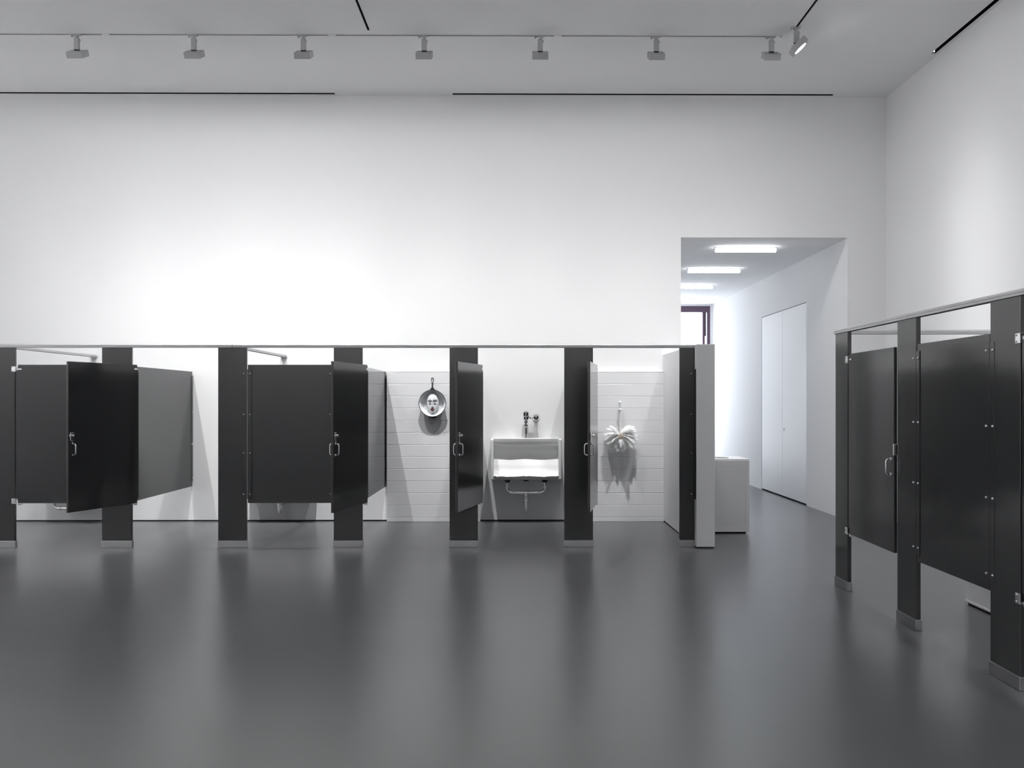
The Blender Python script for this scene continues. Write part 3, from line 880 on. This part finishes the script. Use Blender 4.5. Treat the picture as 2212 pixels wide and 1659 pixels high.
def feather_mesh(L, W, curl, seed):
    """plume: a thin curved shaft with a dense row of soft drooping barbs on both sides"""
    rnd = random.Random(seed)
    bm = bmesh.new()
    def shaft(s):
        return Vector((s*L*(1-0.10*s*s), 0.010*math.sin(2.2*s+seed), -curl*L*s*s))
    n = 9
    for k in range(n):                                # shaft ribbon
        a_, b_ = shaft(k/n), shaft((k+1)/n)
        r_ = 0.0016*(1-0.7*k/n)
        bm.faces.new([bm.verts.new(p) for p in (a_+Vector((0,-r_,0)), a_+Vector((0,r_,0)), b_+Vector((0,r_,0)), b_+Vector((0,-r_,0)))])
    nb = 46
    for k in range(nb):
        s_ = 0.10+0.90*(k+rnd.random())/nb
        base = shaft(min(1, s_)); tang = (shaft(min(1, s_+0.02))-shaft(s_-0.02)).normalized()
        prof = math.sin(math.pi*min(1, 0.16+0.80*s_))**0.55
        for sg in (-1, 1):
            ln = W*prof*rnd.uniform(0.75, 1.25)
            sweep = rnd.uniform(0.35, 0.95)+0.8*max(0, s_-0.75)
            d0 = (tang*sweep + Vector((0, sg, 0)) + Vector((0, 0, rnd.uniform(-0.35, 0.35)))).normalized()
            droop = Vector((0, 0, -rnd.uniform(0.2, 0.7)))
            p0 = base; p1 = base+d0*ln*0.55+droop*ln*0.10; p2 = base+d0*ln*0.95+droop*ln*0.42+tang*ln*0.15
            w_ = tang*0.0030 + Vector((0, 0, rnd.uniform(-0.001, 0.001)))
            v = [bm.verts.new(p) for p in (p0-w_*0.6, p0+w_*0.6, p1+w_, p1-w_, p2)]
            bm.faces.new((v[0], v[1], v[2], v[3])); bm.faces.new((v[3], v[2], v[4]))
    me = bpy.data.meshes.new('feather'); bm.to_mesh(me); bm.free()
    me.materials.append(MATS['feather_white'])
    return me
FM = [feather_mesh(0.160, 0.034, 0.50, 1), feather_mesh(0.175, 0.038, 0.70, 2), feather_mesh(0.145, 0.036, 0.95, 3), feather_mesh(0.180, 0.032, 0.38, 5)]
rnd = random.Random(11)
for k in range(82):
    # two fans sweeping up-left and up-right plus a drooping fringe below
    if k < 62:
        s = 1 if k % 2 else -1
        el = rnd.uniform(-12, 66); az = rnd.uniform(-52, 4)
        dx = s*math.cos(R(el))*math.cos(R(az)); dy = math.cos(R(el))*math.sin(R(az)); dz_ = math.sin(R(el))
    else:
        a = -72+144*(k-62)/19+rnd.uniform(-6, 6)
        dx = math.sin(R(a))*0.9; dy = -rnd.uniform(0.1, 0.5); dz_ = -math.cos(R(a))*rnd.uniform(0.25, 0.45)
    dv = Vector((dx, dy, dz_)).normalized()
    xa = dv
    za = Vector((0, -0.35, 1)); za = (za - xa*za.dot(xa)).normalized()
    ya = za.cross(xa)
    M3 = Matrix((xa, ya, za)).transposed()
    o = bpy.data.objects.new('feather', FM[k % 4]); COL.objects.link(o); o.parent = t
    o.rotation_euler = (M3 @ Matrix.Rotation(rnd.uniform(-0.45, 0.45), 3, 'X')).to_euler()
    o.location = Vector(hub) + dv*0.026 + Vector((0, 0.012, rnd.uniform(-0.008, 0.012)))
    if k >= 62: o.scale = (0.72, 0.9, 0.9)
    L4 = Matrix.LocRotScale(o.location, o.rotation_euler, o.scale)
    over = max((L4 @ v.co).y for v in o.data.vertices) + 0.006        # keep every barb clear of the tiles
    if over > 0: o.location.y -= over
MB().tube([(0.004, hub[1]-0.030, -0.040), (0.002, hub[1]-0.060, -0.085), (-0.010, hub[1]-0.062, -0.135)], [0.006, 0.004, 0.002], 8).build('quill', 'feather_white', t, smooth=True)

# ------------------------------------------------------------------ waste bin beside the half wall
bx0, bx1, by0, by1, bh = HWX1+0.012, 2.708, 10.315, 10.80, 0.872
t = tag(empty('waste_bin', ((bx0+bx1)/2, (by0+by1)/2, 0)), 'grey white box bin with round top hole beside the half wall', 'waste bin')
hx, hy = (bx1-bx0)/2, (by1-by0)/2
MB().box((-hx, -hy, 0.022), (hx, hy, bh-0.022), 0.002, 1).build('bin_body', 'laminate', t)
# inset door: recessed groove around a panel
g0x, g1x, g0z, g1z = -hx+0.045, hx-0.045, 0.115, bh-0.095
MB().box((g0x, -hy-0.0035, g0z), (g1x, -hy+0.002, g1z), 0.001, 1).build('bin_door', 'laminate', t)
mb = MB()
for a, b in (((-hx, g1z+0.005), (hx, bh-0.022)), ((-hx, 0.022), (hx, g0z-0.005)), ((-hx, g0z-0.005), (g0x-0.005, g1z+0.005)), ((g1x+0.005, g0z-0.005), (hx, g1z+0.005))):
    mb.box((a[0], -hy-0.004, a[1]), (b[0], -hy+0.001, b[1]))
mb.build('bin_face_frame', 'laminate', t)
# top board with a round hole
mb = MB(); NH = 32; rh = 0.125
top, bot = [], []
def sq(k):
    a = 2*math.pi*k/NH; c, s = math.cos(a), math.sin(a); m = max(abs(c), abs(s)); return (c/m, s/m)
def ring(r, z): return [(r*math.cos(2*math.pi*k/NH), r*math.sin(2*math.pi*k/NH), z) for k in range(NH)]
def sqr(z): return [(sq(k)[0]*hx, sq(k)[1]*(hy+0.004), z) for k in range(NH)]
mb.grid([ring(rh, bh-0.022), ring(rh, bh), sqr(bh), sqr(bh-0.022), ring(rh, bh-0.022)], closed_u=True)
mb.build('bin_top', 'bin_top', t)
MB().lathe([(rh, bh+0.003), (rh-0.004, bh+0.003), (rh-0.004, bh-0.08), (0, bh-0.0805)], (0,0,0), (0,0,1), 32).build('bin_hole_liner', 'laminate', t, smooth=True)
MB().box((-hx+0.02, -hy+0.02, 0), (hx-0.035, hy-0.02, 0.022)).build('bin_plinth', 'black_void', t)

# white plinth standing inside the right-hand stalls
t = tag(empty('display_plinth', (3.85, 6.14, 0)), 'white plinth standing behind the right-hand stalls, seen under the panel', 'plinth')
MB().box((-0.42, -0.60, 0.016), (0.42, 0.60, 1.30), 0.003, 1).build('plinth_box', 'wall_paint', t)
MB().box((-0.408, -0.588, 0), (0.408, 0.588, 0.016)).build('plinth_base', 'black_void', t)
MB().box((-0.424, -0.604, 0.016), (0.424, 0.604, 0.034), 0.002, 1).build('plinth_skirt', 'wall_paint', t)
